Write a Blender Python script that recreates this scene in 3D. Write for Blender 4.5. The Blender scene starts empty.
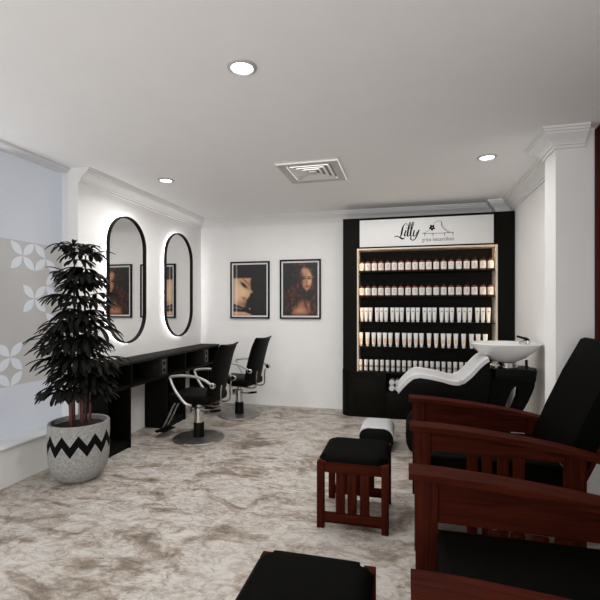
import bpy, bmesh, math, random
import numpy as np
from mathutils import Vector, Matrix
R = math.radians
PI = math.pi
random.seed(7)
S = bpy.context.scene
COL = S.collection

# ------------------------------------------------------------ camera
cam = bpy.data.objects.new('camera', bpy.data.cameras.new('camera'))
COL.objects.link(cam)
cam.location = (0, 0, 1.4)
cam.rotation_euler = (R(90), 0, R(13.9))
cam.data.sensor_width = 36
cam.data.lens = 36 * 427 / 600
cam.data.shift_y = 6.3 / 600
cam.data.clip_start = 0.02
S.camera = cam
# ------------------------------------------------------------ world, exposure
W = bpy.data.worlds.new('world')
S.world = W
W.use_nodes = True
W.node_tree.nodes['Background'].inputs[0].default_value = (0.93, 0.95, 1.0, 1)
W.node_tree.nodes['Background'].inputs[1].default_value = 0.6
S.view_settings.view_transform = 'Standard'
S.view_settings.look = 'None'
S.view_settings.gamma = 1
S.view_settings.use_curve_mapping = False
S.view_settings.exposure = 0.90
LAMP_W = 6          # watts of each ceiling downlight
HALO = 13.0           # mirror backlight
SHELF_LED = 10.0
# unseen area lamp added as daylight from an assumed shopfront behind the camera
def area(name, loc, rot, sx, sy, e, c=(1, 1, 1), shape='RECTANGLE'):
    l = bpy.data.lights.new(name, 'AREA')
    l.shape = shape; l.size = sx; l.size_y = sy; l.energy = e; l.color = c
    o = bpy.data.objects.new(name, l); COL.objects.link(o)
    o.location = loc; o.rotation_euler = rot
    return o
area('shopfront_fill', (-0.8, -2.35, 1.35), (R(90), 0, 0), 3.4, 2.2, 37, (1.0, 0.99, 0.98))
area('window_daylight', (-3.12, 1.0, 1.5), (0, R(-90), 0), 2.3, 3.6, 7, (0.95, 0.97, 1.0))

# unseen area lamp added below the ceiling to brighten the salon's far half
area('salon_fill', (-.85, 4.0, 2.668), (0, 0, 0), 2.6, 1.9, 21.5, (1.0, .985, .965))

# ------------------------------------------------------------ materials
def new_mat(name):
    m = bpy.data.materials.new(name); m.use_nodes = True
    return m, m.node_tree, m.node_tree.nodes['Principled BSDF']
def N(nt, t, **kw):
    n = nt.nodes.new(t)
    for k, v in kw.items(): setattr(n, k, v)
    return n
def mat(name, col, rough=0.5, metal=0.0, var=0.06, scale=40, bump=0.0, spec=None, coat=0, stretch=(1, 1, 1), trans=0, emit=0, ior=None):
    """plain colour with a little procedural mottling"""
    m, nt, b = new_mat(name)
    tc = N(nt, 'ShaderNodeTexCoord'); mp = N(nt, 'ShaderNodeMapping'); mp.inputs['Scale'].default_value = stretch
    no = N(nt, 'ShaderNodeTexNoise'); no.inputs['Scale'].default_value = scale; no.inputs['Detail'].default_value = 4
    nt.links.new(tc.outputs['Object'], mp.inputs[0]); nt.links.new(mp.outputs[0], no.inputs['Vector'])
    cr = N(nt, 'ShaderNodeValToRGB')
    cr.color_ramp.elements[0].position = 0.3; cr.color_ramp.elements[1].position = 0.7
    cr.color_ramp.elements[0].color = [c * (1 - var) for c in col] + [1]
    cr.color_ramp.elements[1].color = [min(1, c * (1 + var)) for c in col] + [1]
    nt.links.new(no.outputs['Fac'], cr.inputs[0]); nt.links.new(cr.outputs[0], b.inputs['Base Color'])
    b.inputs['Roughness'].default_value = rough; b.inputs['Metallic'].default_value = metal
    if spec is not None: b.inputs['Specular IOR Level'].default_value = spec
    if coat: b.inputs['Coat Weight'].default_value = coat
    if trans: b.inputs['Transmission Weight'].default_value = trans
    if emit:
        b.inputs['Emission Color'].default_value = list(col) + [1]; b.inputs['Emission Strength'].default_value = emit
    if bump:
        bp = N(nt, 'ShaderNodeBump'); bp.inputs['Strength'].default_value = bump; bp.inputs['Distance'].default_value = 0.01
        nt.links.new(no.outputs['Fac'], bp.inputs['Height']); nt.links.new(bp.outputs[0], b.inputs['Normal'])
    return m
def emis(name, col, st):
    m, nt, b = new_mat(name)
    b.inputs['Base Color'].default_value = (0.8, 0.8, 0.8, 1)
    b.inputs['Emission Color'].default_value = list(col) + [1]; b.inputs['Emission Strength'].default_value = st
    return m
def wood(name, axis):
    m, nt, b = new_mat(name)
    tc = N(nt, 'ShaderNodeTexCoord'); mp = N(nt, 'ShaderNodeMapping')
    sc = {'x': (2.0, 34, 34), 'y': (34, 2.0, 34), 'z': (34, 34, 2.0)}[axis]
    mp.inputs['Scale'].default_value = sc
    no = N(nt, 'ShaderNodeTexNoise'); no.inputs['Scale'].default_value = 1.6; no.inputs['Detail'].default_value = 5; no.inputs['Distortion'].default_value = 0.6
    nt.links.new(tc.outputs['Object'], mp.inputs[0]); nt.links.new(mp.outputs[0], no.inputs['Vector'])
    cr = N(nt, 'ShaderNodeValToRGB'); e = cr.color_ramp.elements
    e[0].position = 0.3; e[0].color = (0.026, 0.0042, 0.0022, 1)
    e[1].position = 0.72; e[1].color = (0.062, 0.0112, 0.0050, 1)
    nt.links.new(no.outputs['Fac'], cr.inputs[0]); nt.links.new(cr.outputs[0], b.inputs['Base Color'])
    b.inputs['Roughness'].default_value = 0.65; b.inputs['Specular IOR Level'].default_value = 0.03
    bp = N(nt, 'ShaderNodeBump'); bp.inputs['Strength'].default_value = 0.08; bp.inputs['Distance'].default_value = 0.004
    nt.links.new(no.outputs['Fac'], bp.inputs['Height']); nt.links.new(bp.outputs[0], b.inputs['Normal'])
    return m
def marble():
    m, nt, b = new_mat('marble_floor')
    tc = N(nt, 'ShaderNodeTexCoord'); mp = N(nt, 'ShaderNodeMapping')
    mp.inputs['Rotation'].default_value = (0, 0, R(-18)); mp.inputs['Scale'].default_value = (1.0, 1.7, 1)
    nt.links.new(tc.outputs['Object'], mp.inputs[0])
    n1 = N(nt, 'ShaderNodeTexNoise'); n1.inputs['Scale'].default_value = 2.1; n1.inputs['Detail'].default_value = 9
    n1.inputs['Roughness'].default_value = 0.74; n1.inputs['Distortion'].default_value = 0.8
    n2 = N(nt, 'ShaderNodeTexNoise'); n2.inputs['Scale'].default_value = 7.5; n2.inputs['Detail'].default_value = 8
    n2.inputs['Roughness'].default_value = 0.80; n2.inputs['Distortion'].default_value = 1.2
    nt.links.new(mp.outputs[0], n1.inputs['Vector']); nt.links.new(mp.outputs[0], n2.inputs['Vector'])
    r1 = N(nt, 'ShaderNodeValToRGB'); e = r1.color_ramp.elements
    e[0].position = 0.36; e[0].color = (0.20, 0.165, 0.135, 1)
    e[1].position = 0.62; e[1].color = (0.54, 0.517, 0.485, 1)
    k = r1.color_ramp.elements.new(0.44); k.color = (0.36, 0.305, 0.255, 1)
    k = r1.color_ramp.elements.new(0.50); k.color = (0.53, 0.49, 0.445, 1)
    r2 = N(nt, 'ShaderNodeValToRGB'); e = r2.color_ramp.elements
    e[0].position = 0.38; e[0].color = (0.42, 0.38, 0.34, 1)
    e[1].position = 0.56; e[1].color = (1, 1, 1, 1)
    mx = N(nt, 'ShaderNodeMix', data_type='RGBA', blend_type='MULTIPLY'); mx.inputs[0].default_value = 0.75
    nt.links.new(n1.outputs['Fac'], r1.inputs[0]); nt.links.new(n2.outputs['Fac'], r2.inputs[0])
    nt.links.new(r1.outputs[0], mx.inputs[6]); nt.links.new(r2.outputs[0], mx.inputs[7])
    n3 = N(nt, 'ShaderNodeTexNoise'); n3.inputs['Scale'].default_value = 3.4; n3.inputs['Detail'].default_value = 10
    n3.inputs['Roughness'].default_value = 0.68; n3.inputs['Distortion'].default_value = 0.9; nt.links.new(mp.outputs[0], n3.inputs['Vector'])
    sb = N(nt, 'ShaderNodeMath', operation='SUBTRACT'); sb.inputs[1].default_value = 0.5; nt.links.new(n3.outputs['Fac'], sb.inputs[0])
    ab = N(nt, 'ShaderNodeMath', operation='ABSOLUTE'); nt.links.new(sb.outputs[0], ab.inputs[0])
    r3 = N(nt, 'ShaderNodeValToRGB'); e = r3.color_ramp.elements
    e[0].position = 0.0; e[0].color = (0.62, 0.57, 0.52, 1); e[1].position = 0.022; e[1].color = (1, 1, 1, 1)
    nt.links.new(ab.outputs[0], r3.inputs[0])
    m3 = N(nt, 'ShaderNodeMix', data_type='RGBA', blend_type='MULTIPLY'); m3.inputs[0].default_value = 0.8
    nt.links.new(mx.outputs[2], m3.inputs[6]); nt.links.new(r3.outputs[0], m3.inputs[7])
    nt.links.new(m3.outputs[2], b.inputs['Base Color'])
    b.inputs['Roughness'].default_value = 0.42; b.inputs['Specular IOR Level'].default_value = 0.35
    return m
def pot_mat():
    """grey concrete with a painted black zigzag; object origin is the pot's centre on the floor"""
    m, nt, b = new_mat('zigzag_concrete')
    tc = N(nt, 'ShaderNodeTexCoord'); sp = N(nt, 'ShaderNodeSeparateXYZ')
    nt.links.new(tc.outputs['Object'], sp.inputs[0])
    at = N(nt, 'ShaderNodeMath', operation='ARCTAN2'); nt.links.new(sp.outputs[1], at.inputs[0]); nt.links.new(sp.outputs[0], at.inputs[1])
    mu = N(nt, 'ShaderNodeMath', operation='MULTIPLY_ADD'); mu.inputs[1].default_value = 12 / PI; mu.inputs[2].default_value = 24.35
    nt.links.new(at.outputs[0], mu.inputs[0])
    pp = N(nt, 'ShaderNodeMath', operation='PINGPONG'); pp.inputs[1].default_value = 1.0; nt.links.new(mu.outputs[0], pp.inputs[0])
    zz = N(nt, 'ShaderNodeMath', operation='MULTIPLY_ADD'); zz.inputs[1].default_value = 0.085; zz.inputs[2].default_value = 0.275
    nt.links.new(pp.outputs[0], zz.inputs[0])
    df = N(nt, 'ShaderNodeMath', operation='SUBTRACT'); nt.links.new(sp.outputs[2], df.inputs[0]); nt.links.new(zz.outputs[0], df.inputs[1])
    ab = N(nt, 'ShaderNodeMath', operation='ABSOLUTE'); nt.links.new(df.outputs[0], ab.inputs[0])
    lt = N(nt, 'ShaderNodeMath', operation='LESS_THAN'); lt.inputs[1].default_value = 0.043; nt.links.new(ab.outputs[0], lt.inputs[0])
    no = N(nt, 'ShaderNodeTexNoise'); no.inputs['Scale'].default_value = 55; no.inputs['Detail'].default_value = 8; no.inputs['Roughness'].default_value = 0.7
    nt.links.new(tc.outputs['Object'], no.inputs['Vector'])
    cr = N(nt, 'ShaderNodeValToRGB'); e = cr.color_ramp.elements
    e[0].position = 0.36; e[0].color = (0.22, 0.215, 0.205, 1); e[1].position = 0.62; e[1].color = (0.36, 0.355, 0.34, 1)
    nt.links.new(no.outputs['Fac'], cr.inputs[0])
    mx = N(nt, 'ShaderNodeMix', data_type='RGBA'); nt.links.new(lt.outputs[0], mx.inputs[0]); nt.links.new(cr.outputs[0], mx.inputs[6])
    mx.inputs[7].default_value = (0.003, 0.003, 0.003, 1)
    nt.links.new(mx.outputs[2], b.inputs['Base Color']); b.inputs['Roughness'].default_value = 0.9; b.inputs['Specular IOR Level'].default_value = 0.1
    bp = N(nt, 'ShaderNodeBump'); bp.inputs['Strength'].default_value = 0.25; bp.inputs['Distance'].default_value = 0.004
    nt.links.new(no.outputs['Fac'], bp.inputs['Height']); nt.links.new(bp.outputs[0], b.inputs['Normal'])
    return m
def vcol_mat(name):
    m, nt, b = new_mat(name)
    a = N(nt, 'ShaderNodeVertexColor', layer_name='Col')
    no = N(nt, 'ShaderNodeTexNoise'); no.inputs['Scale'].default_value = 60
    mx = N(nt, 'ShaderNodeMix', data_type='RGBA', blend_type='MULTIPLY'); mx.inputs[0].default_value = 0.25
    nt.links.new(a.outputs[0], mx.inputs[6]); nt.links.new(no.outputs['Fac'], mx.inputs[7])
    nt.links.new(mx.outputs[2], b.inputs['Base Color']); b.inputs['Roughness'].default_value = 0.45
    return m
M = dict(
    wall=mat('white_paint', (0.84, 0.83, 0.815), 0.8, var=0.012, scale=6),
    ceil=mat('ceiling_paint', (0.95, 0.945, 0.94), 0.9, var=0.01, scale=5),
    crown=mat('crown_paint', (0.80, 0.795, 0.785), 0.7, var=0.01, scale=8),
    sill=mat('sill_paint', (0.74, 0.74, 0.74), 0.5, var=0.02, scale=10),
    film=mat('frosted_film', (0.26, 0.27, 0.295), 0.6, var=0.01, scale=3, spec=.1, emit=.55),
    band=mat('grey_film', (0.24, 0.232, 0.224), 0.4, var=0.04, scale=3, spec=.2, emit=.45),
    petal=mat('petal_film', (0.28, 0.29, 0.31), 0.6, var=0.02, scale=4, spec=.1, emit=.6),
    floor=marble(),
    black=mat('black_laminate', (0.0060, 0.0057, 0.0042), 0.5, var=0.15, scale=30, spec=0.05),
    blackin=mat('black_inner_laminate', (0.005, 0.005, 0.0045), 0.6, var=0.1, scale=30, spec=0.1),
    top=mat('charcoal_worktop', (0.020, 0.018, 0.015), 0.75, var=0.15, scale=30, spec=0.08),
    leather=mat('black_leather', (0.0020, 0.0020, 0.0014), 0.7, var=0.15, scale=180, bump=0.02, spec=0.03),
    chairblack=mat('black_vinyl', (0.003, 0.003, 0.0025), 0.5, var=0.15, scale=120, bump=0.05, spec=0.05),
    rubber=mat('black_plastic', (0.0035, 0.0035, 0.0033), 0.5, var=0.1, scale=60, spec=0.12),
    shell=mat('black_shell', (0.0042, 0.0044, 0.0036), 0.45, var=0.1, scale=30, spec=0.06),
    chrome=mat('brushed_chrome', (0.62, 0.60, 0.57), 0.22, metal=1.0, var=0.05, scale=50),
    disc=mat('worn_steel', (0.30, 0.285, 0.27), 0.36, metal=.85, var=0.25, scale=14),
    alu=mat('silver_armrest', (0.55, 0.54, 0.52), 0.35, metal=0.8, var=0.05, scale=50),
    wx=wood('mahogany_along_x', 'x'), wy=wood('mahogany_along_y', 'y'), wz=wood('mahogany_along_z', 'z'),
    white_vinyl=mat('white_vinyl', (0.56, 0.56, 0.565), 0.45, var=0.02, scale=60, bump=0.03),
    ceramic=mat('white_ceramic', (0.70, 0.70, 0.69), 0.12, var=0.01, scale=20, coat=0.4),
    mirror=mat('mirror_glass', (0.78, 0.775, 0.765), 0.02, metal=1.0, var=0.003, scale=4),
    frame=mat('black_frame', (0.004, 0.004, 0.004), 0.45, var=0.1, scale=40, spec=.12),
    mat=mat('picture_mat', (0.72, 0.72, 0.72), 0.7, var=0.02, scale=60),
    halo=emis('mirror_led', (0.97, 0.97, 1.0), HALO),
    lampglow=emis('lamp_glow', (0.97, 0.97, 1.0), 6.0),
    warm=emis('warm_led', (1.0, 0.72, 0.46), SHELF_LED),
    liner=mat('beige_liner', (0.80, 0.68, 0.54), 0.6, var=0.03, scale=30),
    sign=mat('sign_white', (0.74, 0.74, 0.73), 0.5, var=0.01, scale=20),
    ink=mat('black_ink', (0.003, 0.003, 0.003), 0.6, var=0.1, scale=30, spec=.08),
    inkgrey=mat('grey_ink', (0.11, 0.11, 0.10), 0.5, var=0.1, scale=30),
    amber=mat('amber_glass', (0.105, 0.024, 0.012), 0.2, var=0.2, scale=60),
    label=mat('cream_label', (0.66, 0.64, 0.61), 0.6, var=0.04, scale=200),
    tube=mat('white_tube', (0.66, 0.66, 0.65), 0.4, var=0.03, scale=90),
    orange=mat('orange_print', (0.72, 0.42, 0.15), 0.5, var=0.1, scale=90),
    greyprint=mat('grey_print', (0.30, 0.29, 0.28), 0.5, var=0.1, scale=90),
    towel=mat('white_terry', (0.66, 0.65, 0.64), 0.95, var=0.12, scale=240, bump=0.4),
    vent=mat('vent_paint', (0.60, 0.585, 0.56), 0.5, var=0.02, scale=20),
    dark=mat('dark_void', (0.02, 0.02, 0.02), 0.9, var=0.1, scale=20),
    ventgap=mat('duct_grey', (0.10, 0.098, 0.094), 0.8, var=0.1, scale=20),
    pot=pot_mat(),
    soil=mat('soil', (0.022, 0.019, 0.015), 1.0, var=0.7, scale=90, bump=1.0),
    stem=mat('red_cane', (0.085, 0.016, 0.009), 0.5, var=0.3, scale=30, stretch=(1, 1, 4)),
    leaf=mat('dark_leaf', (0.0080, 0.0080, 0.0062), 0.6, var=0.35, scale=14, spec=0.12),
    plate=mat('socket_grey', (0.055, 0.055, 0.053), 0.4, var=0.05, scale=60),
    trimring=mat('lamp_trim', (0.50, 0.49, 0.48), 0.4, var=0.02, scale=40),
    print=vcol_mat('portrait_print'),
)

# ------------------------------------------------------------ mesh helpers
def box(bm, x0, x1, y0, y1, z0, z1, bev=0.0, seg=2):
    r = bmesh.ops.create_cube(bm, size=1)
    vs = r['verts']
    for v in vs:
        v.co = Vector(((x0 + x1) / 2 + v.co.x * (x1 - x0), (y0 + y1) / 2 + v.co.y * (y1 - y0), (z0 + z1) / 2 + v.co.z * (z1 - z0)))
    if bev:
        es = list({e for v in vs for e in v.link_edges})
        bmesh.ops.bevel(bm, geom=es, offset=bev, segments=seg, profile=0.5, affect='EDGES')
    return vs
def prism(bm, pts, axis, a0, a1, bev=0.0, seg=2):
    """polygon pts extruded along axis ('x': pts=(y,z), 'y': (x,z), 'z': (x,y))"""
    f = {'x': lambda p, a: (a, p[0], p[1]), 'y': lambda p, a: (p[0], a, p[1]), 'z': lambda p, a: (p[0], p[1], a)}[axis]
    A = [bm.verts.new(f(p, a0)) for p in pts]; B = [bm.verts.new(f(p, a1)) for p in pts]
    n = len(pts)
    caps = [bm.faces.new(A), bm.faces.new(B[::-1])]
    sides = [bm.faces.new((A[(i + 1) % n], A[i], B[i], B[(i + 1) % n])) for i in range(n)]
    if bev:
        es = list({e for c in caps for e in c.edges})
        bmesh.ops.bevel(bm, geom=es, offset=bev, segments=seg, profile=0.5, affect='EDGES')
def smooth(pts, n=6, closed=False):
    out = []; m = len(pts); P = [Vector(p) for p in pts]
    rng = range(m if closed else m - 1)
    for i in rng:
        if closed: a, b, c, d = P[(i - 1) % m], P[i], P[(i + 1) % m], P[(i + 2) % m]
        else: a, b, c, d = P[max(i - 1, 0)], P[i], P[i + 1], P[min(i + 2, m - 1)]
        for k in range(n):
            t = k / n
            out.append(0.5 * ((2 * b) + (c - a) * t + (2 * a - 5 * b + 4 * c - d) * t * t + (3 * b - a - 3 * c + d) * t ** 3))
    if not closed: out.append(P[-1])
    return out
def tube(bm, pts, r, seg=10, closed=False, flat=1.0, caps=True):
    P = [Vector(p) for p in pts]; n = len(P)
    rs = r if isinstance(r, (list, tuple)) else [r] * n
    rings = []; up = None
    for i in range(n):
        if closed: t = (P[(i + 1) % n] - P[(i - 1) % n]).normalized()
        else: t = (P[min(i + 1, n - 1)] - P[max(i - 1, 0)]).normalized()
        if up is None:
            up = Vector((0, 0, 1)) if abs(t.z) < 0.9 else Vector((0, 1, 0))
        u = (up - t * up.dot(t))
        if u.length < 1e-5: u = t.orthogonal()
        u.normalize(); up = u; w = t.cross(u)
        rings.append([bm.verts.new(P[i] + (u * math.cos(2 * PI * k / seg) * flat + w * math.sin(2 * PI * k / seg)) * rs[i]) for k in range(seg)])
    for i in range(n if closed else n - 1):
        a, b = rings[i], rings[(i + 1) % n]
        for k in range(seg):
            bm.faces.new((a[k], a[(k + 1) % seg], b[(k + 1) % seg], b[k]))
    if caps and not closed:
        bm.faces.new(rings[0][::-1]); bm.faces.new(rings[-1])
def lathe(bm, prof, c=(0, 0, 0), seg=40, axis='z', sx=1, sy=1):
    """prof: (radius, height) list; a radius of 0 closes the shape"""
    c = Vector(c); rings = []
    def pt(r, h, a):
        x, y = r * math.cos(a) * sx, r * math.sin(a) * sy
        if axis == 'z': return c + Vector((x, y, h))
        if axis == 'y': return c + Vector((x, h, y))
        return c + Vector((h, x, y))
    for r, h in prof:
        if r < 1e-6: rings.append([bm.verts.new(pt(0, h, 0))])
        else: rings.append([bm.verts.new(pt(r, h, 2 * PI * k / seg)) for k in range(seg)])
    for a, b in zip(rings, rings[1:]):
        for k in range(seg):
            k2 = (k + 1) % seg
            if len(a) == 1 and len(b) == 1: continue
            if len(a) == 1: bm.faces.new((a[0], b[k2], b[k]))
            elif len(b) == 1: bm.faces.new((a[k], a[k2], b[0]))
            else: bm.faces.new((a[k], a[k2], b[k2], b[k]))
def B(): return bmesh.new()
def build(name, bm, m, parent=None, flat=False, sub=0, angle=35, org=None):
    """link bm (in world coordinates) as ONE mesh object, under parent if given"""
    o0 = Vector((0, 0, 0)) if org is None else Vector(org)
    if parent is not None:
        o0 = Vector(parent['_o']) if '_o' in parent else o0
    bmesh.ops.recalc_face_normals(bm, faces=bm.faces)
    for v in bm.verts: v.co -= o0
    me = bpy.data.meshes.new(name); bm.to_mesh(me); bm.free()
    if not flat:
        for p in me.polygons: p.use_smooth = True
        me.set_sharp_from_angle(angle=R(angle))
    for mm in (m if isinstance(m, list) else [m]): me.materials.append(mm)
    o = bpy.data.objects.new(name, me); COL.objects.link(o)
    if parent is not None:
        o.parent = parent; o['_o'] = list(o0)
    else: o.location = o0; o['_o'] = list(o0)
    if sub:
        md = o.modifiers.new('sub', 'SUBSURF'); md.levels = sub; md.render_levels = sub
    return o
def thing(name, loc, label, cat, group=None):
    o = bpy.data.objects.new(name, None); COL.objects.link(o); o.empty_display_size = 0.1
    o.location = loc; o['_o'] = list(loc); tag(o, label, cat, group); return o
def tag(o, label, cat, group=None):
    o['label'] = label; o['category'] = cat
    if group: o['group'] = group
def struct(name, bm, m, label=None, **k):
    o = build(name, bm, m, **k); o['kind'] = 'structure'
    if label: o['label'] = label
    return o
def dup(root, loc, label, rotz=0.0):
    r = root.copy(); COL.objects.link(r); r.location = loc; r.rotation_euler = (0, 0, rotz); r['label'] = label
    for ch in list(root.children):
        c = ch.copy(); COL.objects.link(c); c.parent = r
        for g in list(ch.children):
            d = g.copy(); COL.objects.link(d); d.parent = c
    return r
ORD = ['first', 'second', 'third', 'fourth', 'fifth', 'sixth', 'seventh', 'eighth', 'ninth', 'tenth', 'eleventh', 'twelfth',
       'thirteenth', 'fourteenth', 'fifteenth', 'sixteenth', 'seventeenth', 'eighteenth', 'nineteenth', 'twentieth',
       'twenty-first', 'twenty-second', 'twenty-third', 'twenty-fourth']

# ============================================================ room
XL, XG, YB, XR, XP, XR2, H = -2.934, -3.18, 5.77, 1.24, 1.065, 1.36, 2.68
YE = 3.33            # near end of the mirror wall
YF = -2.5
b = B(); box(b, -3.5, 1.7, YF - .2, 6.0, -0.1, 0); struct('floor', b, M['floor'], 'beige and brown veined marble floor')
b = B(); box(b, -3.5, 1.7, YF - .2, 6.0, H, H + 0.1); struct('ceiling', b, M['ceil'], 'plain white ceiling')
b = B(); box(b, XL, XR, YB, YB + .15, 0, H); struct('wall_back', b, M['wall'], 'white back wall with two portraits')
b = B()
prism(b, [(XL, YB + .15), (XL, YE), (XL - .11, YE), (XL - .11, YE + .08), (XG - .12, YE + .08), (XG - .12, YB + .15)], 'z', 0, H)
struct('wall_left', b, M['wall'], 'white left wall carrying the mirrors')
b = B(); box(b, XR, XR + .3, 3.73, YB + .15, 0, H); struct('wall_right', b, M['wall'], 'white right wall beyond the pillar')
b = B(); box(b, XP, XR2 + .18, 3.48, 3.73, 0, H); struct('wall_pillar', b, M['wall'], 'white square pillar on the right wall')
b = B(); box(b, XR2, XR2 + .18, YF, 3.48, 0, H); struct('wall_right.001', b, M['wall'], 'white right wall on the near side of the pillar')
# low wall under the window, with a deeper sill
b = B(); box(b, XG - .12, -3.0, YF, YE + .035, 0, 0.285); struct('wall_left.001', b, M['wall'], 'low plain wall below the frosted window')
b = B(); box(b, XG - .02, -2.985, YF, YE + .03, 0.285, 0.307, 0.003); struct('trim_1', b, M['sill'], 'white window sill')
b = B(); box(b, XG - .12, XG - .05, YF, YE + .079, 0.307, H); struct('wall_left.002', b, M['wall'], 'wall behind the frosted glass')
b = B(); box(b, XG + .004, -3.02, YF, YE + .02, H - .022, H - .001); struct('trim_4', b, M['sill'], 'narrow beam above the frosted window')
# front wall with an open shopfront behind the camera
b = B()
box(b, -3.3, -2.6, YF - .15, YF, 0, H); box(b, 1.0, 1.54, YF - .15, YF, 0, H); box(b, -2.6, 1.0, YF - .15, YF, 2.45, H)
struct('wall_front', b, M['wall'], 'wall around the open shopfront')
# window: frosted upper and lower film, grey band and petals
win = bpy.data.objects.new('window_1', None); COL.objects.link(win); win['kind'] = 'structure'; win['_o'] = [0, 0, 0]
win['label'] = 'frosted window with a grey band of petal flowers'
GY0, GY1 = 0.2, YE + .079
b = B(); box(b, XG - .045, XG, GY0, GY1, 0.307, 0.738); box(b, XG - .045, XG, GY0, GY1, 1.957, H); build('frosted_pane', b, M['film'], win)
b = B(); box(b, XG - .045, XG - .001, GY0, GY1, 0.738, 1.957); build('grey_pane', b, M['band'], win)
b = B()
def petal(p, q):
    p, q = Vector(p), Vector(q); d = q - p; n = Vector((-d.y, d.x)); k = 9
    p = p + d * .035; d = d * .93
    L = []
    for i in range(k + 1): L.append(p + d * (i / k) + n * (0.21 * math.sin(PI * i / k)))
    for i in range(k - 1, 0, -1): L.append(p + d * (i / k) - n * (0.21 * math.sin(PI * i / k)))
    prism(b, [(v.x, v.y) for v in L], 'x', XG - .001, XG + .002)
SY, SZ = 0.120, 0.122
def nd(i, j): return (2.976 + i * SY, 1.832 + j * SZ)
edges = []
def flower(i, j, which='abcd'):
    for w, (di, dj) in zip('abcd', ((-1, 1), (1, 1), (-1, -1), (1, -1))):
        if w in which: edges.append(((i, j), (i + di, j + dj)))
flower(0, 0); flower(2, 0, 'acd'); flower(2, -2, 'bcd'); flower(1, -3, 'acd'); flower(-1, -7); flower(-1, -9, 'ab'); flower(-3, -7, 'bd'); flower(-3, -8 - 1, 'b')
flower(-5, -7); flower(-6, 0); flower(-7, -1, 'acd'); flower(2, -4, 'd')
flower(-9, -7); flower(-9, -9, 'ab'); flower(-12, 0); flower(-13, -3)
seen = set()
for p, q in edges:
    if (p, q) in seen or (q, p) in seen: continue
    seen.add((p, q))
    if nd(*p)[0] < 3.34 and nd(*q)[0] < 3.34: petal(nd(*p), nd(*q))
build('petal_decal', b, M['petal'], win)

# crown moulding: (projection, drop) profile
CP = [(0, 0), (.118, 0), (.118, .016), (.106, .018), (.106, .032), (.094, .034), (.088, .048), (.070, .062), (.050, .074), (.036, .090), (.028, .104), (.028, .112), (.016, .114), (.016, .134), (0, .134)]
def crown(name, path, label):
    """path in plan; the moulding projects to the right-hand side of the direction of travel"""
    b = B(); P = [Vector(p) for p in path]; rings = []
    for i, p in enumerate(P):
        d1 = (P[i] - P[i - 1]).normalized() if i else None
        d2 = (P[i + 1] - P[i]).normalized() if i < len(P) - 1 else None
        n1 = Vector((d1.y, -d1.x)) if d1 else None; n2 = Vector((d2.y, -d2.x)) if d2 else None
        if n1 is None: n = n2
        elif n2 is None: n = n1
        else: n = (n1 + n2); n = n / n.dot(n1)
        rings.append([b.verts.new((p.x + n.x * a, p.y + n.y * a, H - z)) for a, z in CP])
    m = len(CP)
    for a, c in zip(rings, rings[1:]):
        for k in range(m): b.faces.new((a[k], a[(k + 1) % m], c[(k + 1) % m], c[k]))
    b.faces.new(rings[0]); b.faces.new(rings[-1][::-1])
    struct(name, b, M['crown'], label, angle=20)
b = B(); box(b, 1.075, XR, 5.62, YB, 2.53, H); struct('wall_back.001', b, M['wall'], 'small white bulkhead above the cabinet corner')
crown('trim_2', [(XL, YE), (XL, YB), (1.075, YB), (1.075, 5.62), (XR, 5.62), (XR, 3.73), ], 'white crown moulding along left, back and right walls')
crown('trim_3', [(XR, 3.73), (XP, 3.73), (XP, 3.48), (1.25, 3.48)], 'white crown moulding around the pillar')

# ============================================================ ceiling fittings
def downlight(x, y, label, k=1.0):
    t = thing('ceiling_light', (x, y, H), label, 'ceiling light', 'recessed round ceiling lights')
    b = B(); lathe(b, [(.056, 0), (.056, -.006), (.062, -.012), (.078, -.006), (.080, 0), (.056, 0)], (x, y, H), 40); build('trim_ring', b, M['trimring'], t)
    b = B(); lathe(b, [(0, -.004), (.056, -.004), (.056, -.001), (0, -.001)], (x, y, H), 40); build('diffuser', b, M['lampglow'], t)
    l = area('downlight_lamp', (0, 0, -0.02), (0, 0, 0), .15, .15, LAMP_W * k, (1, .985, .965), 'DISK'); l.parent = t; l.data.spread = R(150)
downlight(-.85, 2.143, 'round recessed ceiling light nearest the camera, largest of the three')
downlight(-2.358, 3.875, 'small round recessed ceiling light near the left mirrors', .6)
downlight(.677, 3.939, 'small round recessed ceiling light near the right pillar', .10)
downlight(-.85, -.9, 'round recessed ceiling light behind the camera', .3)
downlight(-2.358, .9, 'round recessed ceiling light beside the frosted window', .3)
# vent
vx0, vx1, vy0, vy1 = -1.135, -.56, 3.63, 4.24
t = thing('ceiling_vent', ((vx0 + vx1) / 2, (vy0 + vy1) / 2, H), 'square white louvred air vent in the middle of the ceiling', 'vent')
def ringsq(b, o0, o1, z0, z1, th=.004):
    """square sloped ring from inset o0 at z0 to inset o1 at z1"""
    def sq(o, z): return [b.verts.new(p) for p in ((vx0 + o, vy0 + o, z), (vx1 - o, vy0 + o, z), (vx1 - o, vy1 - o, z), (vx0 + o, vy1 - o, z))]
    a, c, d, e = sq(o0, z0), sq(o1, z1), sq(o1, z1 + th), sq(o0, z0 + th)
    for u, v in ((a, c), (c, d), (d, e), (e, a)):
        for k in range(4): b.faces.new((u[k], u[(k + 1) % 4], v[(k + 1) % 4], v[k]))
b = B(); ringsq(b, 0, .012, H - .004, H - .026); ringsq(b, .012, .085, H - .026, H - .020); ringsq(b, .085, .087, H - .022, H - .006); build('frame', b, M['vent'], t, flat=True)
b = B(); box(b, vx0 + .01, vx1 - .01, vy0 + .01, vy1 - .01, H - .003, H - .001); build('duct_backing', b, M['ventgap'], t)
for k in range(3):
    b = B(); o = .098 + k * .05; ringsq(b, o, o + .034, H - .030, H - .008, .003); build('louvre', b, M['vent'], t, flat=True)
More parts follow.
